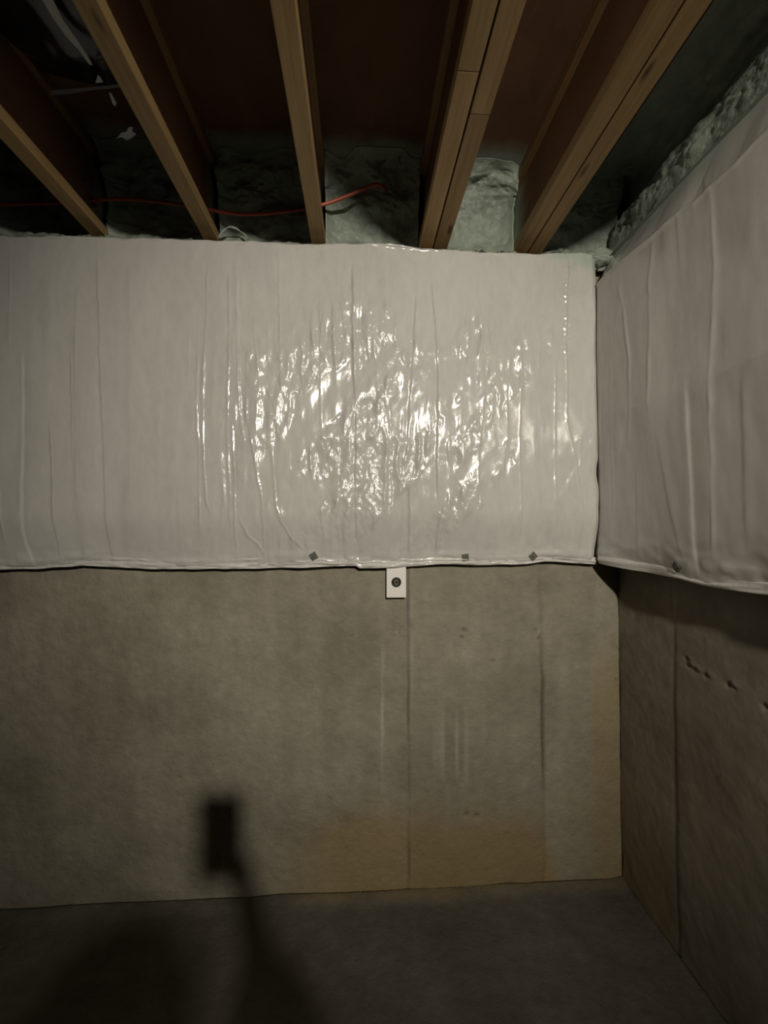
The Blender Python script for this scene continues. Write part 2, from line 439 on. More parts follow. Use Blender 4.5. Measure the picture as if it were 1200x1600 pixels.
# --- far walls (out of frame), subfloor, sill plates and rim boards
for nm, lo, hi in (('wall_left', (XL - 0.2, YF, 0), (XL, YW + 0.2, WALL_TOP)), ('wall_front', (XL - 0.2, YF - 0.2, 0), (XR + 0.2, YF, WALL_TOP))):
    tag(link(nm, box_mesh(nm, lo, hi, 0.004), M_WALL), kind='structure')
ceil = tag(link('ceiling', box_mesh('ceiling', (XL - 0.2, YF - 0.2, SUB + 0.018), (XR + 0.2, YW + 0.2, SUB + 0.06)), M_SUB), kind='structure')
for i, (ya, yb) in enumerate(((YF - 0.2, -3.22), (-3.22, -2.0), (-2.0, -0.78), (-0.78, 0.44), (0.44, YW + 0.2))):
    for j, (xa, xb) in enumerate(((XL - 0.2, -0.98 if i % 2 else -1.8), (-0.98 if i % 2 else -1.8, XR + 0.2))):
        link('subfloor_board', box_mesh('subfloor_board', (xa + 0.0012, ya + 0.0012, SUB), (xb - 0.0012, yb - 0.0012, SUB + 0.018), 0.0008), M_SUB, ceil)
tag(link('trim_1', box_mesh('trim_1', (XL - 0.2, YW + 0.04, WALL_TOP), (XR + 0.2, YW + 0.18, JB), 0.002), M_SILL), kind='structure')
tag(link('trim_2', box_mesh('trim_2', (XR + 0.04, YF - 0.2, WALL_TOP), (XR + 0.18, YW + 0.04, JB), 0.002), M_SILL), kind='structure')
tag(link('trim_3', box_mesh('trim_3', (XL - 0.2, YW + 0.15, JB), (XR + 0.2, YW + 0.18, SUB), 0.001), M_SILL), kind='structure')
tag(link('trim_4', box_mesh('trim_4', (XR + 0.12, YF - 0.2, JB), (XR + 0.15, YW + 0.15, SUB), 0.001), M_SILL), kind='structure')
tag(link('trim_5', box_mesh('trim_5', (XL - 0.2, YF - 0.2, WALL_TOP), (XR + 0.04, YF - 0.02, SUB), 0.001), M_SILL), kind='structure')
tag(link('trim_6', box_mesh('trim_6', (XL - 0.2, YF - 0.02, WALL_TOP), (XL - 0.02, YW + 0.04, SUB), 0.001), M_SILL), kind='structure')

# ------------------------------------------------------------------ floor joists (I-joists: flanges and a thin web)
FW, FH = 0.0535, 0.038
def web_mesh(name, ya, yb, za, zb, th, hole=None):
    """thin board in the YZ plane, with an eight-sided hole where the cable runs through"""
    bm = bmesh.new()
    if hole is None:
        me = box_mesh(name, (-th / 2, ya, za), (th / 2, yb, zb)); bm.free(); return me
    hy, hz, r = hole
    outer, inner = [], []
    n = 16
    for k in range(n):
        a = 2 * math.pi * (k + 0.5) / n
        c, s = math.cos(a), math.sin(a)
        inner.append((hy + r * c, hz + r * s))
        m = 1 / max(abs(c), abs(s))
        outer.append((hy + 0.05 * c * m, hz + 0.05 * s * m))
    vs = {}
    for side in (-1, 1):
        x = side * th / 2
        vi = [bm.verts.new((x, *p)) for p in inner]; vo = [bm.verts.new((x, *p)) for p in outer]
        vs[side] = (vi, vo)
        for k in range(n):
            k2 = (k + 1) % n
            f = [vi[k], vi[k2], vo[k2], vo[k]]
            bm.faces.new(f if side < 0 else f[::-1])
    for k in range(n):
        k2 = (k + 1) % n
        bm.faces.new([vs[-1][0][k2], vs[-1][0][k], vs[1][0][k], vs[1][0][k2]])
    me = bpy.data.meshes.new(name); bm.to_mesh(me); bm.free()
    bm = bmesh.new(); bm.from_mesh(me)
    def slab(y0, y1, z0, z1):
        if y1 - y0 < 1e-4 or z1 - z0 < 1e-4: return
        b = bmesh.ops.create_cube(bm, size=1)['verts']
        for v in b:
            v.co = Vector((v.co.x * th, y0 + (v.co.y + .5) * (y1 - y0), z0 + (v.co.z + .5) * (z1 - z0)))
    slab(ya, hy - 0.05, za, zb); slab(hy + 0.05, yb, za, zb)
    slab(hy - 0.05, hy + 0.05, za, hz - 0.05); slab(hy - 0.05, hy + 0.05, hz + 0.05, zb)
    bm.to_mesh(me); bm.free()
    return me

cable_px = [(-260, 322), (0, 319), (100, 316), (190, 311), (270, 318), (370, 334), (440, 331), (500, 321), (548, 304), (585, 288)]
CABLE_Y = 1.60
def cable_z(Xq):
    pts = sorted(on_y(px, py, CABLE_Y) for px, py in cable_px)
    return float(np.interp(Xq, [p[0] for p in pts], [p[1] for p in pts]))

JY1 = YW + 0.148
joist_spec = [  # X centre, flange split positions, hole, label
    (-1.815, [0.3], True, 'I-joist out past the left edge of the picture, second left of the leftmost visible joist'),
    (-1.405, [-0.6], True, 'I-joist just past the left edge of the picture, beside the leftmost visible joist'),
    (-0.9965, [-0.4], True, 'leftmost visible wooden I-joist, entering at the left edge of the picture'),
    (-0.5765, [0.12], True, 'single I-joist second from the left, crossing in front of the red cable'),
    (-0.163, [-0.15], True, 'single I-joist nearest straight ahead, just left of the doubled joists'),
    (0.2615, [0.985], False, 'left half of the middle doubled I-joist, pale flange above the wrinkled film'),
    (0.3205, [1.09], False, 'right half of the middle doubled I-joist, butted against its twin'),
    (0.6500, [0.35], False, 'left half of the doubled I-joist nearest the right wall'),
    (0.7090, [0.55], False, 'right half of the doubled I-joist nearest the right wall, browner flange'),
]
for (jx, splits, hole, lab) in joist_spec:
    r = empty('floor_joist', (jx, 0, JB), lab, 'joist')
    edges = [YF + 0.03] + splits + [JY1]
    for i in range(len(edges) - 1):
        link('bottom_flange', box_mesh('bottom_flange', (-FW / 2, edges[i] + 0.0004, 0), (FW / 2, edges[i + 1] - 0.0004, FH), 0.0022), M_LUMBER, r)
    link('top_flange', box_mesh('top_flange', (-FW / 2, YF + 0.03, JH - FH), (FW / 2, JY1, JH - 0.0005), 0.002), M_LUMBER_SHADED, r)
    hz = cable_z(jx) - JB
    link('web', web_mesh('web', YF + 0.03, JY1, FH - 0.004, JH - FH + 0.004, 0.0097, (CABLE_Y, max(hz, FH + 0.03), 0.02) if hole else None), M_WEB, r)

# ------------------------------------------------------------------ spray foam in the bays
def foam_bay(xa, xb, label, seed, lip):
    prof = np.array([(YW - 0.055, WALL_TOP + 0.006), (YW - 0.03, WALL_TOP + 0.020), (YW + 0.015, WALL_TOP + 0.045), (YW + 0.045, WALL_TOP + 0.10), (YW + 0.040, WALL_TOP + 0.18),
                     (YW + 0.03, WALL_TOP + 0.235), (YW + 0.015, SUB - 0.055), (YW - 0.03, SUB - 0.022), (YW - 0.06, SUB - 0.008), (YW - 0.10, SUB - 0.001)])
    prof[0, 0] += lip
    t = np.linspace(0, len(prof) - 1, 110)
    py = np.interp(t, np.arange(len(prof)), prof[:, 0]); pz = np.interp(t, np.arange(len(prof)), prof[:, 1])
    k = np.ones(9) / 9
    pad = lambda a: np.convolve(np.concatenate([np.full(4, a[0]), a, np.full(4, a[-1])]), k, 'valid')
    py, pz = pad(py), pad(pz)
    ty, tz = np.gradient(py), np.gradient(pz); L = np.hypot(ty, tz)
    ny, nz = -tz / L, ty / L
    u = np.linspace(0, 1, max(24, int((xb - xa) / 0.005)))
    U, T = np.meshgrid(u, np.arange(110) / 109.0)
    Xc = xa + U * (xb - xa)
    side = np.minimum(U, 1 - U) * (xb - xa)
    fil = 0.05 * np.exp(-side / 0.025) * sstep(0.1, 0.35, T) * (1 - sstep(0.75, 1.0, T))
    a = 0.016 * fbm(Xc * 11, T * 7, seed, 4) + 0.008 * (1 - np.abs(fbm(Xc * 26, T * 22, seed + 9, 3))) * sstep(0.45, 0.6, T) * (1 - sstep(0.72, 0.85, T))
    a = a * sstep(0.0, 0.12, T) * (1 - sstep(0.82, 1.0, T)) + fil
    a = a + 0.006 * fbm(Xc * 30, T * 12, seed + 5, 3) * (1 - sstep(0.1, 0.3, T))
    Yc = py[:, None] + ny[:, None] * a; Zc = np.minimum(pz[:, None] + nz[:, None] * a, SUB - 0.0006)
    # feathered overspray line
    w = 0.035 * vnoise(Xc * 14, T * 0, seed + 3) * sstep(0.8, 1, T)
    P = np.stack([Xc, Yc + w, Zc], -1)
    me = grid_mesh('spray_foam', P[:, ::-1], skirt=lambda B: np.stack([B[:, 0], np.maximum(B[:, 1], YW + 0.03) * 0 + YW + 0.12, np.clip(B[:, 2], JB + 0.002, SUB - 0.001)], -1))
    o = link('spray_foam', me, M_FOAM, smooth=True)
    return tag(o, label, 'spray foam', 'spray foam over the rim boards')
hw = FW / 2
bays = [(-1.405 + hw, -0.9965 - hw, 'spray foam in the dark joist bay at the left edge of the picture', 0.0),
        (-0.9965 + hw, -0.5765 - hw, 'spray foam in the bay below the black plastic film, between the two leftmost joists', 0.0),
        (-0.5765 + hw, -0.163 - hw, 'spray foam behind the sagging middle of the red cable', 0.0),
        (-0.163 + hw, 0.2615 - hw, 'spray foam in the bay where the red cable ends, left of the middle doubled joist', -0.004),
        (0.3205 + hw, 0.650 - hw, 'brightest patch of spray foam, between the two doubled joists', -0.006),
        (0.709 + hw, 1.05, 'spray foam in the corner bay right of the last doubled joist', -0.012)]
for i, (xa, xb, lab, lip) in enumerate(bays):
    foam_bay(xa + 0.001, xb - 0.001, lab, 300 + 20 * i, lip)

# long bead along the top of the right wall
prof = np.array([(XR - 0.075, WALL_TOP - 0.012), (XR - 0.045, WALL_TOP + 0.012), (XR - 0.030, WALL_TOP + 0.05), (XR - 0.030, WALL_TOP + 0.10), (XR - 0.022, WALL_TOP + 0.15), (XR + 0.02, WALL_TOP + 0.19),
                 (XR + 0.045, WALL_TOP + 0.25), (XR + 0.03, SUB - 0.03), (XR - 0.03, SUB - 0.010), (XR - 0.11, SUB - 0.001)])
t = np.linspace(0, len(prof) - 1, 120)
pxx = np.interp(t, np.arange(len(prof)), prof[:, 0]); pzz = np.interp(t, np.arange(len(prof)), prof[:, 1])
k9 = np.ones(7) / 7
pad = lambda a: np.convolve(np.concatenate([np.full(3, a[0]), a, np.full(3, a[-1])]), k9, 'valid')
pxx, pzz = pad(pxx), pad(pzz)
tx, tz = np.gradient(pxx), np.gradient(pzz); L = np.hypot(tx, tz); nx, nz = -tz / L, tx / L
yy = np.concatenate([axis(YF + 0.05, 0.5, 0.05)[:-1], axis(0.5, YW - 0.005, 0.0055)])
Yg, T = np.meshgrid(yy, np.arange(120) / 119.0)
a = 0.009 * fbm(Yg * 9, T * 6, 501, 4) + 0.008 * np.abs(fbm(Yg * 30, T * 26, 511, 3)) * np.exp(-((T - 0.40) / 0.13) ** 2)
a = a * sstep(0.02, 0.16, T) * (1 - sstep(0.85, 1, T))
P = np.stack([pxx[:, None] + nx[:, None] * a, Yg + 0.006 * fbm(Yg * 15, T * 15, 521, 2), np.minimum(pzz[:, None] + nz[:, None] * a, SUB - 0.0006)], -1)
me = grid_mesh('spray_foam', P, skirt=lambda B: np.stack([np.full(len(B), XR + 0.1), B[:, 1], np.clip(B[:, 2], JB + 0.002, SUB - 0.001)], -1))
tag(link('spray_foam', me, M_FOAM, smooth=True), 'long bumpy bead of spray foam running along the top of the right wall', 'spray foam', 'spray foam over the rim boards')

# lump of foam squeezed over the corner where the two blankets meet
def foam_lump(c, r, seed, label):
    U, V = np.meshgrid(np.linspace(0, 2 * np.pi, 48), np.linspace(0.02, np.pi - 0.02, 28))
    n = 1 + 0.22 * fbm(np.cos(U) * 1.6 + 5, np.sin(U) * 1.6 + np.cos(V) * 2.1, seed, 4)
    P = np.stack([c[0] + r[0] * n * np.cos(U) * np.sin(V), c[1] + r[1] * n * np.sin(U) * np.sin(V), c[2] + r[2] * n * np.cos(V)], -1)
    me = grid_mesh('spray_foam', P[::-1])
    return tag(link('spray_foam', me, M_FOAM, smooth=True), label, 'spray foam', 'spray foam over the rim boards')
foam_lump((0.950, YW - 0.040, WALL_TOP - 0.002), (0.085, 0.050, 0.034), 560, 'lump of spray foam bulging over the corner where both blankets meet')

# ------------------------------------------------------------------ insulation blankets
def crease(Xg, Zg, pts, h, w, s=0.0, wob=0.0015, seed=0, fade=0.05):
    """a fold running roughly upright through pts [(x, z) ...]; ridge of height h, half width w, side step s"""
    pts = sorted(pts, key=lambda p: p[1])
    zz = np.array([p[1] for p in pts]); xx = np.array([p[0] for p in pts])
    xc = np.interp(Zg, zz, xx) + wob * vnoise(Zg * 22, Zg * 0, seed) + 0.6 * wob * vnoise(Zg * 70, Zg * 0, seed + 1)
    m = sstep(zz[0] - fade, zz[0] + fade, Zg) * (1 - sstep(zz[-1] - fade, zz[-1] + fade, Zg))
    d = Xg - xc
    hh = h * (0.75 + 0.35 * vnoise(Zg * 16, Zg * 0, seed + 2))
    ridge = np.exp(-np.where(d > 0, d / (w * 0.7), d / (w * 1.6)) ** 2)
    return m * (hh * ridge + s * np.exp(-(d / (w * 7)) ** 2) * np.tanh(d / w))

YB = 1.585
bot_px = [(-400, 891), (0, 890), (60, 889), (130, 884), (190, 887), (250, 889), (330, 889), (400, 888), (480, 887), (540, 884), (556, 884), (562, 888), (605, 887), (640, 885), (690, 881), (760, 883), (820, 881), (850, 877), (900, 880), (945, 883), (1000, 884)]
bp = [on_y(a, b, 1.628) for a, b in bot_px]
top_px = [(-400, 356), (0, 362), (140, 365), (330, 370), (420, 373), (500, 376), (610, 375), (640, 379), (660, 384), (760, 388), (850, 391), (945, 391), (1000, 391)]
tp = [on_y(a, b, YB) for a, b in top_px]
xs = np.concatenate([axis(-2.3, -1.42, 0.02)[:-1], axis(-1.42, 0.928, 0.0034)])
v = np.linspace(0, 1, 372)
Xg, Vg = np.meshgrid(xs, v)
zb = np.interp(Xg, [p[0] for p in bp], [p[1] for p in bp]) + 0.012
zt = np.interp(Xg, [p[0] for p in tp], [p[1] for p in tp]) + 0.002 * vnoise(Xg * 30, Xg * 0, 600)
Zg = zb + (zt - zb) * Vg
def bx(pts): return [on_y(a, b, YB + 0.01) for a, b in pts]
H = np.zeros_like(Xg)
cx, cz = on_y(625, 650, YB)
# soft quilting
H += 0.006 * fbm(Xg * 2.4, Zg * 1.1, 611, 3) + 0.0022 * vnoise(Xg * 13, Zg * 1.6, 615) + 0.0010 * vnoise(Xg * 31, Zg * 2.3, 616)
# diagonal pull wrinkles
ca, sa = math.cos(math.radians(52)), math.sin(math.radians(52))
A_, B_ = Xg * ca + Zg * sa, -Xg * sa + Zg * ca
dm = np.exp(-((Xg - cx + 0.02) / 0.40) ** 2 - ((Zg - cz - 0.20) / 0.30) ** 2)
H += dm * (0.0085 * vnoise(A_ * 2.0, B_ * 8, 621) + 0.0035 * vnoise(A_ * 5, B_ * 22, 622))
# crinkled zone
patch = sstep(-0.35, 0.30, fbm(A_ * 3.0, B_ * 8.0, 631, 3))
cm = np.exp(-np.abs((Xg - cx) / 0.60) ** 3 - np.abs((Zg - cz + 0.06) / 0.56) ** 4)
crk = cm * (0.12 + 0.88 * patch)
wx_ = Xg + 0.006 * vnoise(Xg * 18, Zg * 14, 646)
H += crk * (0.0064 * (1 - 2 * np.abs(vnoise(wx_ * 25, Zg * 6, 641))) + 0.0042 * vnoise(wx_ * 46, Zg * 21, 642) + 0.0014 * vnoise(Xg * 100, Zg * 58, 643))
H += (0.10 + 0.25 * cm) * 0.0024 * vnoise(Xg * 45, Zg * 18, 645) + 0.0010 * sstep(0.45, 0.65, Xg) * vnoise(Xg * 34, Zg * 9, 647)
folds = [  # pixel path on the film, height mm, half width mm, step mm
    ([(18, 400), (17, 540)], 2.0, 4, 0), ([(-4, 700), (2, 760), (6, 840)], 4, 5, 1), ([(38, 560), (38, 850), (46, 880)], 1.5, 4, -3), ([(82, 660), (87, 790), (90, 868)], 4.5, 5, 1.5),
    ([(115, 560), (117, 720)], 3, 4, .5), ([(156, 420), (160, 560), (166, 700), (168, 830), (171, 876)], 3, 5, 2), ([(124, 450), (120, 600), (124, 800)], 1.5, 8, 1),
    ([(326, 420), (325, 500), (320, 580), (318, 680), (324, 780), (330, 800)], 4.5, 5, 1), ([(312, 520), (309, 640), (312, 690), (314, 820)], 4, 5, 1), ([(298, 520), (297, 600)], 2, 6, 0),
    ([(360, 430), (360, 560), (356, 660), (359, 760), (361, 820)], 4.5, 5, 1), ([(372, 430), (374, 560), (376, 640), (384, 690)], 5, 5, -2), ([(364, 660), (368, 760), (369, 860)], 4, 4, 0),
    ([(384, 636), (398, 710), (410, 780), (413, 860)], 5, 4.5, 1.5), ([(398, 520), (405, 580), (408, 640)], 3.5, 4, 0), ([(437, 400), (438, 480), (440, 610)], 4.5, 4.5, 1),
    ([(425, 700), (433, 790), (440, 815), (456, 842), (478, 862)], 4.5, 5, 1), ([(376, 812), (388, 838), (402, 850), (412, 868)], 5, 6, 0), ([(500, 470), (502, 600), (503, 700)], 3, 4, 1),
    ([(529, 660), (528, 800), (532, 860)], 3.5, 4, 0), ([(551, 420), (552, 560), (556, 650), (556, 850)], 3.5, 5, 6), ([(566, 430), (562, 520)], 3, 5, 0), ([(610, 640), (612, 760), (611, 860)], 3.5, 4.5, -3),
    ([(649, 470), (647, 540), (640, 620), (638, 720), (641, 860)], 4.0, 5, 5), ([(628, 650), (630, 780), (628, 860)], 3.0, 4, 2), ([(674, 450), (681, 520), (684, 600), (682, 700), (684, 770)], 4.0, 4.5, 5),
    ([(752, 520), (756, 620), (748, 700), (745, 780), (752, 860)], 3.5, 5, -3), ([(790, 570), (792, 680), (786, 740)], 3.0, 5, -2), ([(811, 500), (814, 600), (810, 690), (814, 790), (812, 850)], 4.5, 4.5, -3),
    ([(840, 520), (843, 600)], 2.5, 5, 0), ([(868, 560), (866, 640), (866, 720), (868, 800), (870, 878)], 4.5, 4.5, -2), ([(886, 410), (883, 480), (882, 540), (885, 600), (884, 660), (898, 720), (908, 790), (911, 860)], 5.0, 5, -2),
    ([(912, 700), (914, 800)], 2.5, 6, 0), ([(938, 560), (940, 700)], 2, 8, 0), ([(205, 420), (207, 800)], 1.0, 12, 1), ([(255, 480), (250, 780)], 0.8, 12, 0)]
for i, (pp, h, w, s) in enumerate(folds):
    H += crease(Xg, Zg, bx(pp), h * 0.00075, w * 0.001 * 0.65, s * 0.0006, seed=700 + 5 * i)
for k in range(16):                                   # a few small cross wrinkles along the fold by the corner
    x0, z0 = on_y(885 + 3 * math.sin(k * 2.1), 420 + k * 8.5, YB)
    H += 0.0030 * np.exp(-(((Xg - x0) / 0.011) ** 2 + ((Zg - z0 - 0.4 * (Xg - x0) * math.sin(k)) / 0.006) ** 2))
# upper edge: tucked lip with sideways wrinkles
up = np.exp(-((zt - Zg) / 0.028) ** 2)
H += up * (0.004 * vnoise(Xg * 9, Zg * 60, 651) + 0.0025 * vnoise(Xg * 24, Zg * 90, 652)) + 0.004 * np.exp(-((zt - Zg - 0.012 - 0.006 * vnoise(Xg * 7, Xg * 0, 653)) / 0.004) ** 2)
H -= 0.020 * sstep(0.018, 0.0, zt - Zg)
# lower edge: drawn in towards the wall
th = 0.075 - 0.034 * sstep(0.20, 0.0, Zg - zb) - 0.004 * sstep(0.02, 0.0, Zg - zb)
dn = np.exp(-((Zg - zb) / 0.05) ** 2)
H += dn * (0.0035 * vnoise(Xg * 12, Zg * 40, 661) + 0.0016 * vnoise(Xg * 35, Zg * 60, 662))
# bulge towards the corner
th = th + 0.003 * sstep(0.70, 0.90, Xg) * sstep(0.0, 0.25, Zg - zb) - 0.008 * sstep(0.912, 0.926, Xg)
crn = on_y(945, 600, YB)[0]
P = np.stack([Xg, YW - th - H, Zg], -1)
# the right end edge wavers
we = 0.006 * vnoise(Zg * 5, Zg * 0, 671) - 0.004 * sstep(WALL_TOP - .25, WALL_TOP, Zg)
P[..., 0] += (0.9 * we - 0.004 + 0.004 * vnoise(Zg * 13, Zg * 0, 673)) * sstep(0.80, 0.928, Xg)
me = grid_mesh('insulation_blanket', P, {'crinkle': np.clip(crk * 1.0 + 0.06, 0, 1), 'overspray': 0.75 * sstep(0.70, 0.86, Xg + 0.05 * fbm(Xg * 9, Zg * 9, 691, 3)) * sstep(0.085, 0.015, zt - Zg + 0.03 * fbm(Xg * 12, Zg * 12, 692, 3))}, skirt=lambda B: np.stack([B[:, 0], np.full(len(B), YW - 0.008), B[:, 2]], -1))
back = link('insulation_blanket', me, M_FILM, smooth=True)
tag(back, 'wide white vinyl-faced insulation blanket with shiny crinkles, hung on the upper back wall', 'insulation')
# folded hem along its lower edge
vv = np.linspace(0, 1, 26)
xh = np.concatenate([axis(-2.3, -1.42, 0.02)[:-1], axis(-1.42, 0.93, 0.0036)])
Xh, Vh = np.meshgrid(xh, vv)
zb2 = np.interp(Xh, [p[0] for p in bp], [p[1] for p in bp]) + 0.0015 * vnoise(Xh * 18, Xh * 0, 680)
hh = 0.036 + 0.010 * vnoise(Xh * 5, Xh * 0, 681) + 0.004 * vnoise(Xh * 19, Xh * 0, 684)
Zh = zb2 + hh * Vh
bul = 0.0385 + 0.0025 * np.sin(np.pi * np.clip(Vh, 0, 1)) ** 0.7 + 0.0040 * vnoise(Xh * 10, Vh * 3.2 + Xh * 4, 682) + 0.0026 * vnoise(Xh * 30, Vh * 5, 683) - 0.0035 * np.exp(-((Vh - 0.52 - 0.25 * vnoise(Xh * 6, Xh * 0, 685)) / 0.09) ** 2)
bul = bul - 0.006 * sstep(0.90, 1.0, Vh) + 0.004 * sstep(0.8, 0.93, Xh)
P = np.stack([Xh, YW - bul, Zh], -1)
me = grid_mesh('hem', P, {'crinkle': np.full_like(Xh, 0.35)}, skirt=lambda B: np.stack([B[:, 0], np.full(len(B), YW - 0.012), B[:, 2]], -1))
hem = link('hem', me, M_HEM, back, smooth=True)

# --- right-hand blanket
XB = 0.922
def xhem(Y): return 0.974 - 0.046 * float(sstep(1.36, 1.60, np.float64(Y)))
bpr = []
for a, b in [(938, 880), (960, 886), (990, 892), (1030, 899), (1060, 905), (1100, 916), (1150, 923), (1200, 930), (1300, 948)]:
    y0, z0 = on_x(a, b, XB)
    for _ in range(6): y0, z0 = on_x(a, b, xhem(y0))
    bpr.append((y0, z0))
bpr = sorted(bpr + [(1.75, bpr[0][1])])
bpr = [(bpr[0][0] - 1.8, bpr[0][1] - 0.02)] + bpr
crs = sorted([on_x(a, b, XB) for a, b in [(952, 424), (985, 398), (1018, 372), (1042, 350), (1065, 330), (1085, 318), (1110, 293), (1150, 258), (1180, 226)]])
ys = np.concatenate([axis(-1.2, 0.72, 0.015)[:-1], axis(0.72, 1.604, 0.0036)])
Yg, Vg = np.meshgrid(ys, np.linspace(0, 1, 330))
zb = np.interp(Yg, [p[0] for p in bpr], [p[1] for p in bpr]) + 0.010
zt = WALL_TOP - 0.004 + 0.004 * vnoise(Yg * 9, Yg * 0, 800)
Zg = zb + (zt - zb) * Vg
zc = np.interp(Yg, [p[0] for p in crs], [p[1] for p in crs])
gap = XR - (0.974 - 0.046 * sstep(1.36, 1.60, Yg))
th = (XR - XB) + (gap - (XR - XB)) * np.clip(1 - (Zg - zb) / 0.55, 0, 1)
bev = np.clip((Zg - zc) / np.maximum(zt - zc, 0.02), 0, 1)
th = th - 0.070 * bev
H = 0.006 * fbm(Yg * 2.2, Zg * 1.2, 811, 3) + 0.0022 * vnoise(Yg * 10, Zg * 1.6, 815) + 0.0006 * vnoise(Yg * 30, Zg * 10, 816)
H *= (1 - 0.5 * bev)
H += 0.004 * np.exp(-((Zg - zc) / 0.008) ** 2)
def rx(pts):
    out_ = []
    for a, b in pts:
        y0, z0 = on_x(a, b, XB)
        for _ in range(6):
            zb0 = np.interp(y0, [p[0] for p in bpr], [p[1] for p in bpr])
            y0, z0 = on_x(a, b, XB + (xhem(y0) - XB) * float(np.clip(1 - (z0 - zb0) / 0.55, 0, 1)))
        out_.append((y0, z0))
    return out_
rfolds = [([(968, 450), (975, 480), (984, 560), (984, 640), (982, 690)], 4.5, 6, 0), ([(1015, 420), (1016, 500), (1014, 640)], 3.5, 7, 0), ([(1112, 310), (1117, 420), (1110, 540), (1107, 660), (1110, 720), (1113, 860)], 4, 9, 1),
          ([(1070, 615), (1075, 700), (1079, 770), (1083, 840), (1089, 890)], 3.5, 6, 2), ([(1160, 590), (1162, 700), (1166, 830)], 3, 14, 0), ([(1030, 690), (1045, 780), (1066, 870)], 3, 14, 0),
          ([(996, 740), (998, 860)], 2, 10, 0), ([(1020, 380), (1018, 430)], 3, 8, 0), ([(1060, 330), (1064, 420)], 2, 10, 0), ([(1090, 280), (1108, 300)], 3, 8, 0), ([(955, 500), (958, 800)], 2, 6, 0)]
for i, (pp, h, w, s) in enumerate(rfolds):
    H += crease(Yg, Zg, rx(pp), h * 0.0005, w * 0.001 * 0.8, s * 0.001, seed=900 + 5 * i)
dn = np.exp(-((Zg - zb) / 0.09) ** 2)
H += dn * (0.006 * vnoise(Yg * 9, Zg * 14, 861) + 0.002 * vnoise(Yg * 30, Zg * 40, 862))
H -= 0.004 * sstep(0.05, 0.0, Zg - zb)
tuck = 0.012 * sstep(1.572, 1.604, Yg)
P = np.stack([XR - th - H + tuck, Yg + 0.026 * sstep(1.45, 1.604, Yg) * sstep(0.22, 0.02, Zg - zb), Zg], -1)[:, ::-1]
me = grid_mesh('insulation_blanket', P, {'crinkle': np.full(Yg.shape, 0.05), 'overspray': (0.6 * sstep(0.09, 0.0, zt - Zg + 0.03 * fbm(Yg * 12, Zg * 12, 892, 3)))[:, ::-1]}, skirt=lambda B: np.stack([np.full(len(B), XR - 0.010), B[:, 1], B[:, 2]], -1))
right = link('insulation_blanket', me, M_FILM, smooth=True)
tag(right, 'shaded white insulation blanket on the right wall, with long upright folds and sagging hem', 'insulation')
Yh, Vh = np.meshgrid(ys, np.linspace(0, 1, 22))
zb2 = np.interp(Yh, [p[0] for p in bpr], [p[1] for p in bpr]) + 0.002 * vnoise(Yh * 12, Yh * 0, 880)
hh = 0.032 + 0.012 * vnoise(Yh * 5, Yh * 0, 881)
Zh = zb2 + hh * Vh
bul = XR - (0.974 - 0.046 * sstep(1.36, 1.60, Yh)) - 0.001 + 0.003 * np.sin(np.pi * Vh) ** 0.7 + 0.004 * vnoise(Yh * 9, Vh * 3 + Yh * 3, 882) - 0.012 * sstep(0.8, 1.0, Vh) - 0.030 * sstep(1.572, 1.604, Yh)
P = np.stack([XR - bul, Yh + 0.026 * sstep(1.45, 1.604, Yh), Zh], -1)[:, ::-1]
me = grid_mesh('hem', P, {'crinkle': np.full(Yh.shape, 0.15)}, skirt=lambda B: np.stack([np.minimum(B[:, 0] + 0.06, XR - 0.006), B[:, 1], B[:, 2] + 0.004], -1))
link('hem', me, M_HEM, right, smooth=True)

# ------------------------------------------------------------------ diamond washers on the blankets' lower edges
def surface_hit(o, origin, direction):
    ok, loc, nor, _ = o.ray_cast(Vector(origin), Vector(direction).normalized())
    return (loc, nor) if ok else (None, None)
plate = box_mesh('plate', (-0.0135, -0.0135, 0), (0.0135, 0.0135, 0.0018), 0.0005)
pin = lathe_mesh('pin_head', [(0.0042, 0.0012), (0.0042, 0.0022), (0.0036, 0.0030), (0.0018, 0.0034), (0.0, 0.0035)], 16)
bpy.context.view_layer.update()
for (px, py, host, rot, lab) in [(490, 869, back, 30, 'grey metal square washer left of the white block, tilted on the film'),
                                 (727, 871, back, 8, 'grey metal square washer right of the white block, nearly upright on the hem'),
                                 (833, 869, back, 45, 'grey metal diamond-set washer nearest the room corner on the back wall'),
                                 (1057, 886, right, 40, 'dark metal diamond-set washer on the right wall, low on the shaded film')]:
    best = None; bn = None
    d = ray(px, py)
    for h in [host] + list(host.children):
        loc, nor = surface_hit(h, cam.location, d)
        if loc is not None and (best is None or (loc - cam.location).length < (best - cam.location).length): best = loc; bn = nor
    base_n = Vector((0, -1, 0)) if host is back else Vector((-1, 0, 0))
    if best is None: best = cam.location + d * (YB / d.y if host is back else XB / d.x)
    r = empty('insulation_washer', best + base_n * 0.0014, lab, 'washer', 'washers pinning the insulation')
    zax = (base_n + (bn if bn is not None and bn.dot(base_n) > 0.3 else base_n) * (1.0 if host is back else 3.0)).normalized()
    xax = Vector((0, 0, 1)).cross(zax).normalized(); yax = zax.cross(xax)
    R = Matrix((xax, yax, zax)).transposed() @ Matrix.Rotation(math.radians(rot), 3, 'Z')
    r.rotation_euler = R.to_euler()
    link('plate', plate, M_GALV, r); link('pin_head', pin, M_GALV, r, smooth=True)

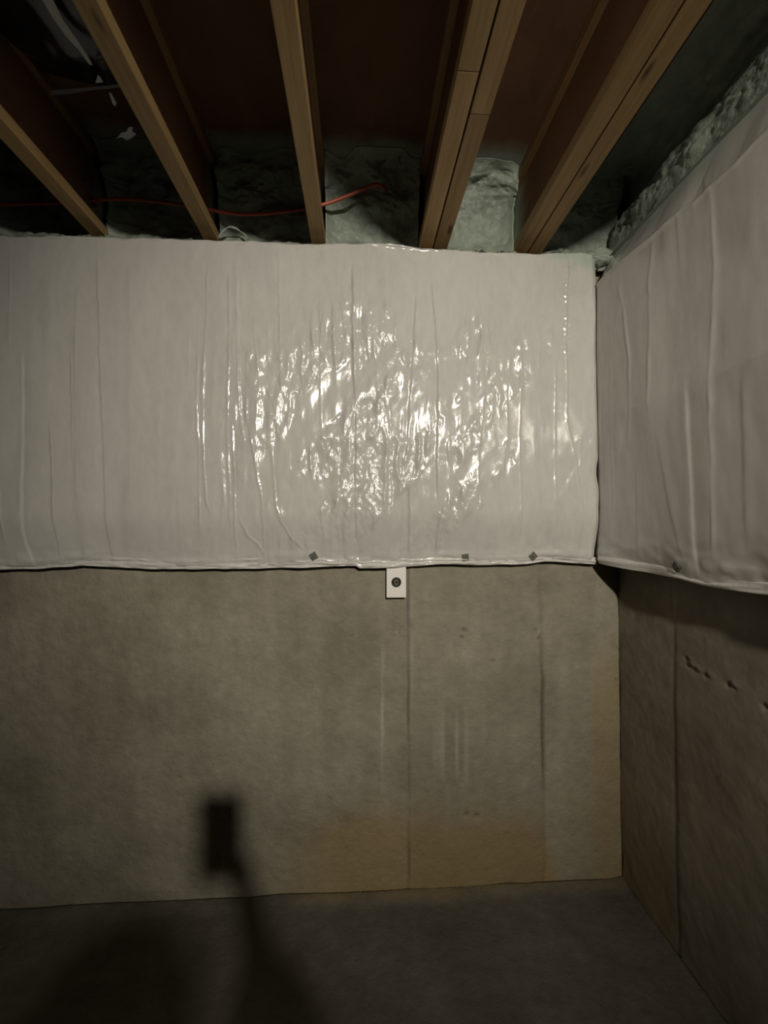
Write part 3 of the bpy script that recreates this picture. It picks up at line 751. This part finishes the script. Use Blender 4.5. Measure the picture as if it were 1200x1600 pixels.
# ------------------------------------------------------------------ white block with a round black socket, on the wall under the hem
b0 = on_y(604, 934, YW - 0.030); b1 = on_y(634.5, 876, YW - 0.030)
blk = empty('wall_block', (0.5 * (b0[0] + b1[0]), YW - 0.002, b0[1]), 'small white block with a round black socket, on the concrete just under the film', 'wall block')
wx, hz_ = 0.5 * (b1[0] - b0[0]), b1[1] - b0[1]
link('housing', box_mesh('housing', (-wx, -0.028, 0), (wx, 0.0, hz_), 0.0018), M_BLOCK, blk)
sx, sz = on_y(619.3, 909.5, YW - 0.030)
def at_socket(me, mt, nm):
    o = link(nm, me, mt, blk, smooth=True); o.location = (sx - blk.location.x, -0.028, sz - b0[1]); return o
R0 = 7.6 / (F_PX / (YW - 0.03))
at_socket(lathe_mesh('socket_rim', [(R0, 0.0), (R0, 0.003), (R0 * 0.93, 0.0042), (R0 * 0.62, 0.0042), (R0 * 0.55, 0.002), (R0 * 0.55, 0.0)], 32, 'y'), M_RING, 'socket_rim')
at_socket(lathe_mesh('inner_ring', [(R0 * 0.53, 0.0), (R0 * 0.53, 0.0032), (R0 * 0.47, 0.0038), (R0 * 0.38, 0.0038), (R0 * 0.32, 0.0032), (R0 * 0.32, 0.0)], 28, 'y'), M_BRASS, 'inner_ring')['label'] = 'dull brass inner ring'
at_socket(lathe_mesh('core', [(R0 * 0.31, 0.0), (R0 * 0.31, 0.0014), (R0 * 0.2, 0.0022), (0.0, 0.0024)], 20, 'y'), M_RING, 'core')

# ------------------------------------------------------------------ red cable through the joist webs
pts = []
for px, py in cable_px:
    x, z = on_y(px, py, CABLE_Y); pts.append((x, CABLE_Y, z))
x, y, z = pts[-1]
pts += [(x + 0.035, CABLE_Y + 0.03, z + 0.015), (x + 0.05, CABLE_Y + 0.065, z + 0.02)]
o = link('cable', tube_mesh('cable', spline(pts, 10), 0.0062, 10), M_RED, smooth=True)
tag(o, 'orange-red cable sagging through the joists above the back wall', 'cable')

# ------------------------------------------------------------------ black film stapled up in the left joist bays
def film(xa, xb, ya, yb, zc, seed, label):
    xs_, ys_ = np.linspace(xa, xb, 60), np.linspace(ya, yb, 130)
    A, B = np.meshgrid(xs_, ys_)
    u = (A - xa) / (xb - xa)
    Zf = zc + 0.05 * (2 * u - 1) ** 2 + 0.012 * fbm(A * 7, B * 5, seed, 3) + 0.006 * (1 - np.abs(vnoise(A * 13 + B * 6, B * 4, seed + 7))) 
    Zf += 0.03 * sstep(yb - 0.12, yb, B)
    P = np.stack([A, B, Zf], -1)[::-1]
    bm_me = grid_mesh('black_film', P)
    o = link('black_film', bm_me, M_BLACK_FILM, smooth=True)
    m = o.modifiers.new('thickness', 'SOLIDIFY'); m.thickness = 0.0008
    return tag(o, label, 'plastic film')
f1 = film(-0.9965 + 0.006, -0.5765 - 0.006, -0.6, 1.30, CAM_Z + 1.285, 1000, 'shiny black plastic film stapled in the bay between the two leftmost joists')
f2 = film(-1.405 + 0.006, -0.9965 - 0.006, -0.6, 1.25, CAM_Z + 1.285, 1020, 'black plastic film in the bay at the left edge, left of the leftmost joist')
def film_patch(px_pts, z, nm, mt, th=0.0012):
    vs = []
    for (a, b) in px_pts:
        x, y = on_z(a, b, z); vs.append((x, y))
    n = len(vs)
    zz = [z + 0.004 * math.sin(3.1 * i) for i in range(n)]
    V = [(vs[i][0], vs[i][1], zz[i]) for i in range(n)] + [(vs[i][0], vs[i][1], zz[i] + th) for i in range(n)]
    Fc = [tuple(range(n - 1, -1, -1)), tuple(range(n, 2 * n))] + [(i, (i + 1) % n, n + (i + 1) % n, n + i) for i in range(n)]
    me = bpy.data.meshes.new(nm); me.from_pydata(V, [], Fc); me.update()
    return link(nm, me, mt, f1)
zr = CAM_Z + 1.262  # pale shapes at this height stand in for glints on the film
film_patch([(62, -6), (80, -6), (98, 30), (120, 62), (136, 85), (145, 103), (139, 100), (122, 78), (103, 56), (84, 32)], zr, 'glint_strip', M_GLINT)['label'] = 'pale strip in place of a glint'
film_patch([(149, 130), (153, 117), (157, 121), (161, 129)], zr, 'glint_patch', M_GLINT)['label'] = 'pale patch in place of a glint'
film_patch([(170, 144), (174, 146), (182, 161), (180, 167), (176, 162)], zr, 'glint_patch', M_GLINT)['label'] = 'pale patch in place of a glint'
film_patch([(182, 216), (190, 207), (197, 206), (201, 199), (208, 198), (206, 205), (213, 209), (206, 216), (198, 219), (190, 215)], zr - 0.004, 'glint_patch', M_GLINT)['label'] = 'pale patch in place of a glint'
film_patch([(78, 141), (110, 139), (145, 135), (176, 132), (194, 131), (194, 136), (170, 138), (140, 142), (105, 147), (80, 150)], zr + 0.003, 'film_seam', M_GREYTAPE)['label'] = 'greyish seam'

# small torn curl of foam where the film meets the second joist
pts = [on_y(a, b, YB + 0.045) for a, b in [(341, 372), (347, 362), (357, 356), (368, 357), (377, 362), (384, 369), (388, 375)]]
o = link('foam_curl', tube_mesh('foam_curl', spline([(p[0], YB + 0.045 + 0.004 * math.sin(i * 2), p[1]) for i, p in enumerate(pts)], 8), [0.002 + 0.003 * abs(math.sin(i * 0.21)) for i in range(49)], 10), M_FOAM, smooth=True)
tag(o, 'small pale curl of torn foam where the film meets the joist over the red cable', 'foam scrap')

# ------------------------------------------------------------------ unseen lamp behind the photographer, dish added to suit its narrowed cone
m_glow = bpy.data.materials.new('added_bulb_glow'); m_glow.use_nodes = True
nt = m_glow.node_tree; nt.nodes.clear()
em = node(nt, 'ShaderNodeEmission'); em.inputs[0].default_value = (*LAMP_COLOR, 1); em.inputs[1].default_value = 40.0
out = node(nt, 'ShaderNodeOutputMaterial'); nt.links.new(em.outputs[0], out.inputs[0])
M_ALU = mat('added_lamp_aluminium', (0.6, 0.6, 0.6), 0.35, 0.5, 0.9)[0]
lamp = empty('unseen_lamp', LAMP_POS, 'unseen lamp behind the person, work-lamp dish added to shape its light', 'lamp')
q = (LAMP_AIM - LAMP_POS).to_track_quat('Z', 'Y')
for nm, prof_, mt in (('added_bulb', [(0.0, -0.036), (0.016, -0.040), (0.026, -0.052), (0.029, -0.064), (0.024, -0.080), (0.015, -0.098), (0.0, -0.10)], m_glow),
                      ('added_dish', [(0.100, -0.030), (0.094, -0.055), (0.076, -0.085), (0.046, -0.108), (0.022, -0.116), (0.022, -0.119), (0.048, -0.111), (0.078, -0.088), (0.097, -0.056), (0.103, -0.030), (0.100, -0.030)], M_ALU),
                      ('lamp_socket', [(0.0, -0.098), (0.020, -0.100), (0.021, -0.165), (0.012, -0.175), (0.0, -0.176)], M_RING)):
    o = link(nm, lathe_mesh(nm, prof_, 28), mt, lamp, smooth=True); o.rotation_euler = q.to_euler()
bk = q @ Vector((0, 0, -0.172))
top = SUB - LAMP_POS.z
link('added_cord', tube_mesh('added_cord', spline([bk, bk + Vector((0.0, -0.05, 0.03)), (bk.x + 0.02, bk.y - 0.03, top * 0.6), (bk.x, bk.y, top - 0.001)], 8), 0.0035, 8), M_RING, lamp, smooth=True)

# ------------------------------------------------------------------ the photographer, whose head, arm and phone shade the floor and lower wall
M_SKIN = mat('skin', (0.50, 0.32, 0.22), 0.5, 0.4)[0]
M_HAIR = mat('dark_hair', (0.035, 0.024, 0.016), 0.6, 0.3)[0]
M_SWEATER = mat('navy_knit', (0.045, 0.055, 0.085), 0.9, 0.2)[0]
M_DENIM = mat('dark_denim', (0.06, 0.075, 0.11), 0.9, 0.2)[0]
M_SHOE = mat('black_leather', (0.02, 0.02, 0.02), 0.5, 0.4)[0]
M_PHONE = mat('phone_glass', (0.01, 0.01, 0.012), 0.15, 0.5)[0]
M_EYE = mat('eye_white', (0.7, 0.68, 0.65), 0.2, 0.5)[0]
def skin_body(name, chains, mt, parent=None, sub=2, root=0):
    """chains: list of [(x, y, z, rx, ry), ...]; points closer than 0.1 mm are shared"""
    keys, V, R, E = {}, [], [], []
    for ch in chains:
        prev = None
        for p in ch:
            k = tuple(round(c, 4) for c in p[:3])
            if k not in keys:
                keys[k] = len(V); V.append(p[:3]); R.append((p[3], p[4] if len(p) > 4 else p[3]))
            i = keys[k]
            if prev is not None: E.append((prev, i))
            prev = i
    me = bpy.data.meshes.new(name); me.from_pydata(V, E, []); me.update()
    o = link(name, me, mt, parent)
    o.modifiers.new('skin', 'SKIN').use_smooth_shade = True
    lay = me.skin_vertices[0] if me.skin_vertices else None
    if lay is None:
        bm = bmesh.new(); bm.from_mesh(me); bm.verts.layers.skin.verify(); bm.to_mesh(me); bm.free(); lay = me.skin_vertices[0]
    for i, r in enumerate(R):
        lay.data[i].radius = r; lay.data[i].use_root = (i == root)
    s = o.modifiers.new('smooth', 'SUBSURF'); s.levels = sub; s.render_levels = sub
    return o
cz = CAM_Z
per = empty('person', (0, -0.48, 0), 'person in a navy sweater and jeans behind the camera, holding up a phone', 'person')
oy = 0.48                                   # the Empty stands at y = -0.48, so local y = world y + 0.48
def L(x, y, z, *r): return (x, y + oy, z - (0.085 * min(1.0, max(0.0, (z - 0.1) / 0.5)) if y < -0.29 or z < 1.0 else 0.0), *r)
pel, spi, che, nkb = L(0, -0.50, 0.90, .125, .10), L(0, -0.505, 1.06, .115, .09), L(0, -0.50, 1.20, .13, .10), L(0, -0.475, 1.335, .07, .06)
nek, skl, skm, skt = L(-.006, -.440, 1.40, .048), L(-.012, -.396, 1.450, .066, .060), L(-.013, -.402, 1.515, .080), L(-.013, -.405, 1.572, .058)
shR, elR, wrR, pmR = L(.165, -.47, 1.30, .058), L(.195, -.255, cz - .315, .043), L(.062, -.062, cz - .165, .026), L(.038, -.034, cz - .125, .022, .014)
shL, elL, wrL, pmL = L(-.165, -.49, 1.30, .058), L(-.215, -.50, 1.06, .042), L(-.225, -.44, .84, .026), L(-.225, -.425, .77, .030, .014)
chains = [[pel, spi, che, nkb, nek, skl, skm, skt],
          [skm, L(-.013, -.325, 1.498, .015), L(-.013, -.306, 1.478, .011)],               # nose
          [skm, L(-.098, -.405, 1.508, .012, .020)], [skm, L(.072, -.405, 1.508, .012, .020)],   # ears
          [che, shR, elR, wrR, pmR], [che, shL, elL, wrL, pmL]]
for k, (dz_, ln) in enumerate(((-.092, .026), (-.110, .034), (-.128, .030), (-.145, .020))):      # fingers closed round the phone's far side
    chains.append([pmR, L(.036, -.018, cz + dz_, .0095), L(.034, .004, cz + dz_, .0085), L(.016, .0105, cz + dz_ + .004, .008), L(.016 - ln, .0100, cz + dz_ + .006, .0068)])
chains.append([pmR, L(.030, -.030, cz - .098, .011), L(.012, -.0245, cz - .078, .009), L(-.006, -.022, cz - .062, .0075)])       # thumb on the screen side
for k, (dx, ln) in enumerate(((.030, .065), (.010, .075), (-.010, .070), (-.028, .055))):           # relaxed left hand
    y0 = -.425 + dx
    chains.append([pmL, L(-.226, y0, .735, .0095), L(-.222, y0 + .004, .735 - ln * .55, .0082), L(-.212, y0 + .004, .735 - ln, .0068)])
chains.append([pmL, L(-.212, -.392, .775, .011), L(-.205, -.378, .745, .009), L(-.200, -.376, .722, .0075)])
for s in (-1, 1):
    chains.append([pel, L(.088 * s, -.50, .82, .088), L(.098 * s, -.485, .46, .056), L(.104 * s, -.515, .10, .038), L(.112 * s, -.41, .035, .030)])
body = skin_body('body', chains, M_SKIN, per)
rings = [(.845, .150, .120, -.50), (.855, .168, .134, -.50), (.90, .166, .134, -.50), (1.0, .150, .122, -.503), (1.13, .158, .126, -.503), (1.23, .178, .124, -.498), (1.285, .168, .108, -.490), (1.325, .122, .092, -.482), (1.352, .082, .078, -.472), (1.372, .066, .066, -.462), (1.368, .058, .058, -.462)]
pts = []
for z_, rx_, ry_, yc_ in rings:
    for k in range(28):
        a_ = 2 * math.pi * k / 28
        fold = 1 + 0.015 * math.sin(5 * a_ + z_ * 30)
        pts.append((rx_ * fold * math.cos(a_), yc_ + oy + ry_ * fold * math.sin(a_), z_ - 0.085))
fcs = [(i * 28 + k, i * 28 + (k + 1) % 28, (i + 1) * 28 + (k + 1) % 28, (i + 1) * 28 + k) for i in range(len(rings) - 1) for k in range(28)]
me = bpy.data.meshes.new('sweater'); me.from_pydata(pts, [], fcs); me.update()
sw = link('sweater', me, M_SWEATER, per, smooth=True)
sw.modifiers.new('smooth', 'SUBSURF').render_levels = 1
skin_body('sleeve', [[L(.030, -.490, 1.245, .070), L(.110, -.480, 1.275, .078), L(.170, -.46, 1.282, .082), L(.195, -.255, cz - .315, .085), L(.060, -.075, cz - .170, .060)]], M_SWEATER, sw)
skin_body('sleeve', [[L(-.030, -.490, 1.245, .070), L(-.110, -.488, 1.275, .078), L(-.170, -.49, 1.270, .082), L(-.215, -.50, 1.06, .060), L(-.225, -.452, .875, .042)]], M_SWEATER, sw)
tr = skin_body('jeans', [[L(0, -.50, 1.04, .132, .108), L(0, -.50, .90, .140, .115), L(.090, -.50, .80, .105), L(.098, -.485, .46, .072), L(.104, -.515, .12, .058), L(.104, -.515, .055, .058)],
                         [L(0, -.50, .90, .140, .115), L(-.090, -.50, .80, .100), L(-.098, -.485, .46, .072), L(-.104, -.515, .12, .058), L(-.104, -.515, .055, .058)]], M_DENIM, per)
for s in (-1, 1):
    sh = skin_body('shoe', [[L(.104 * s, -.575, .050, .050, .050), L(.107 * s, -.50, .056, .056, .056), L(.112 * s, -.39, .046, .056, .046), L(.116 * s, -.32, .036, .044, .034)]], M_SHOE, per)
hp = []
for i in range(9):
    for k in range(24):
        a, e = 2 * math.pi * k / 24, math.radians(90 - i * 14)
        front = max(0.0, math.sin(a)) * (i / 8)
        hp.append(L(-.013 + .097 * math.cos(e) * math.cos(a), -.412 + .108 * math.cos(e) * math.sin(a) - .035 * front, 1.525 + .098 * math.sin(e) + .085 * front * (i / 8)))
hf = [(i * 24 + k, i * 24 + (k + 1) % 24, (i + 1) * 24 + (k + 1) % 24, (i + 1) * 24 + k) for i in range(8) for k in range(24)]
me = bpy.data.meshes.new('hair'); me.from_pydata(hp, [], hf); me.update()
hair = link('hair', me, M_HAIR, per, smooth=True)
m = hair.modifiers.new('thickness', 'SOLIDIFY'); m.thickness = 0.006
for s in (-1, 1):
    bm = bmesh.new(); bmesh.ops.create_uvsphere(bm, u_segments=12, v_segments=8, radius=0.0115)
    me = bpy.data.meshes.new('eye'); bm.to_mesh(me); bm.free()
    e = link('eye', me, M_EYE, per, smooth=True); e.location = L(-.013 + .031 * s, -.336, 1.512)
bm = bmesh.new(); bmesh.ops.create_uvsphere(bm, u_segments=12, v_segments=8, radius=1.0)
for v in bm.verts: v.co = Vector((v.co.x * .021, v.co.y * .006, v.co.z * .007))
me = bpy.data.meshes.new('mouth'); bm.to_mesh(me); bm.free()
mo = link('mouth', me, mat('lips', (.38, .16, .13), .5)[0], per, smooth=True); mo.location = L(-.013, -.333, 1.447)
ph = empty('phone', (-0.012, -0.008, cz - 0.118), 'slim black phone held upright in the person\'s right hand', 'phone')
link('phone_body', box_mesh('phone_body', (-.040, -.004, 0), (.040, .004, .156), 0.003), M_PHONE, ph)
link('screen', box_mesh('screen', (-.0375, -.0046, .003), (.0375, -.0040, .153), 0.0002), M_RING, ph)
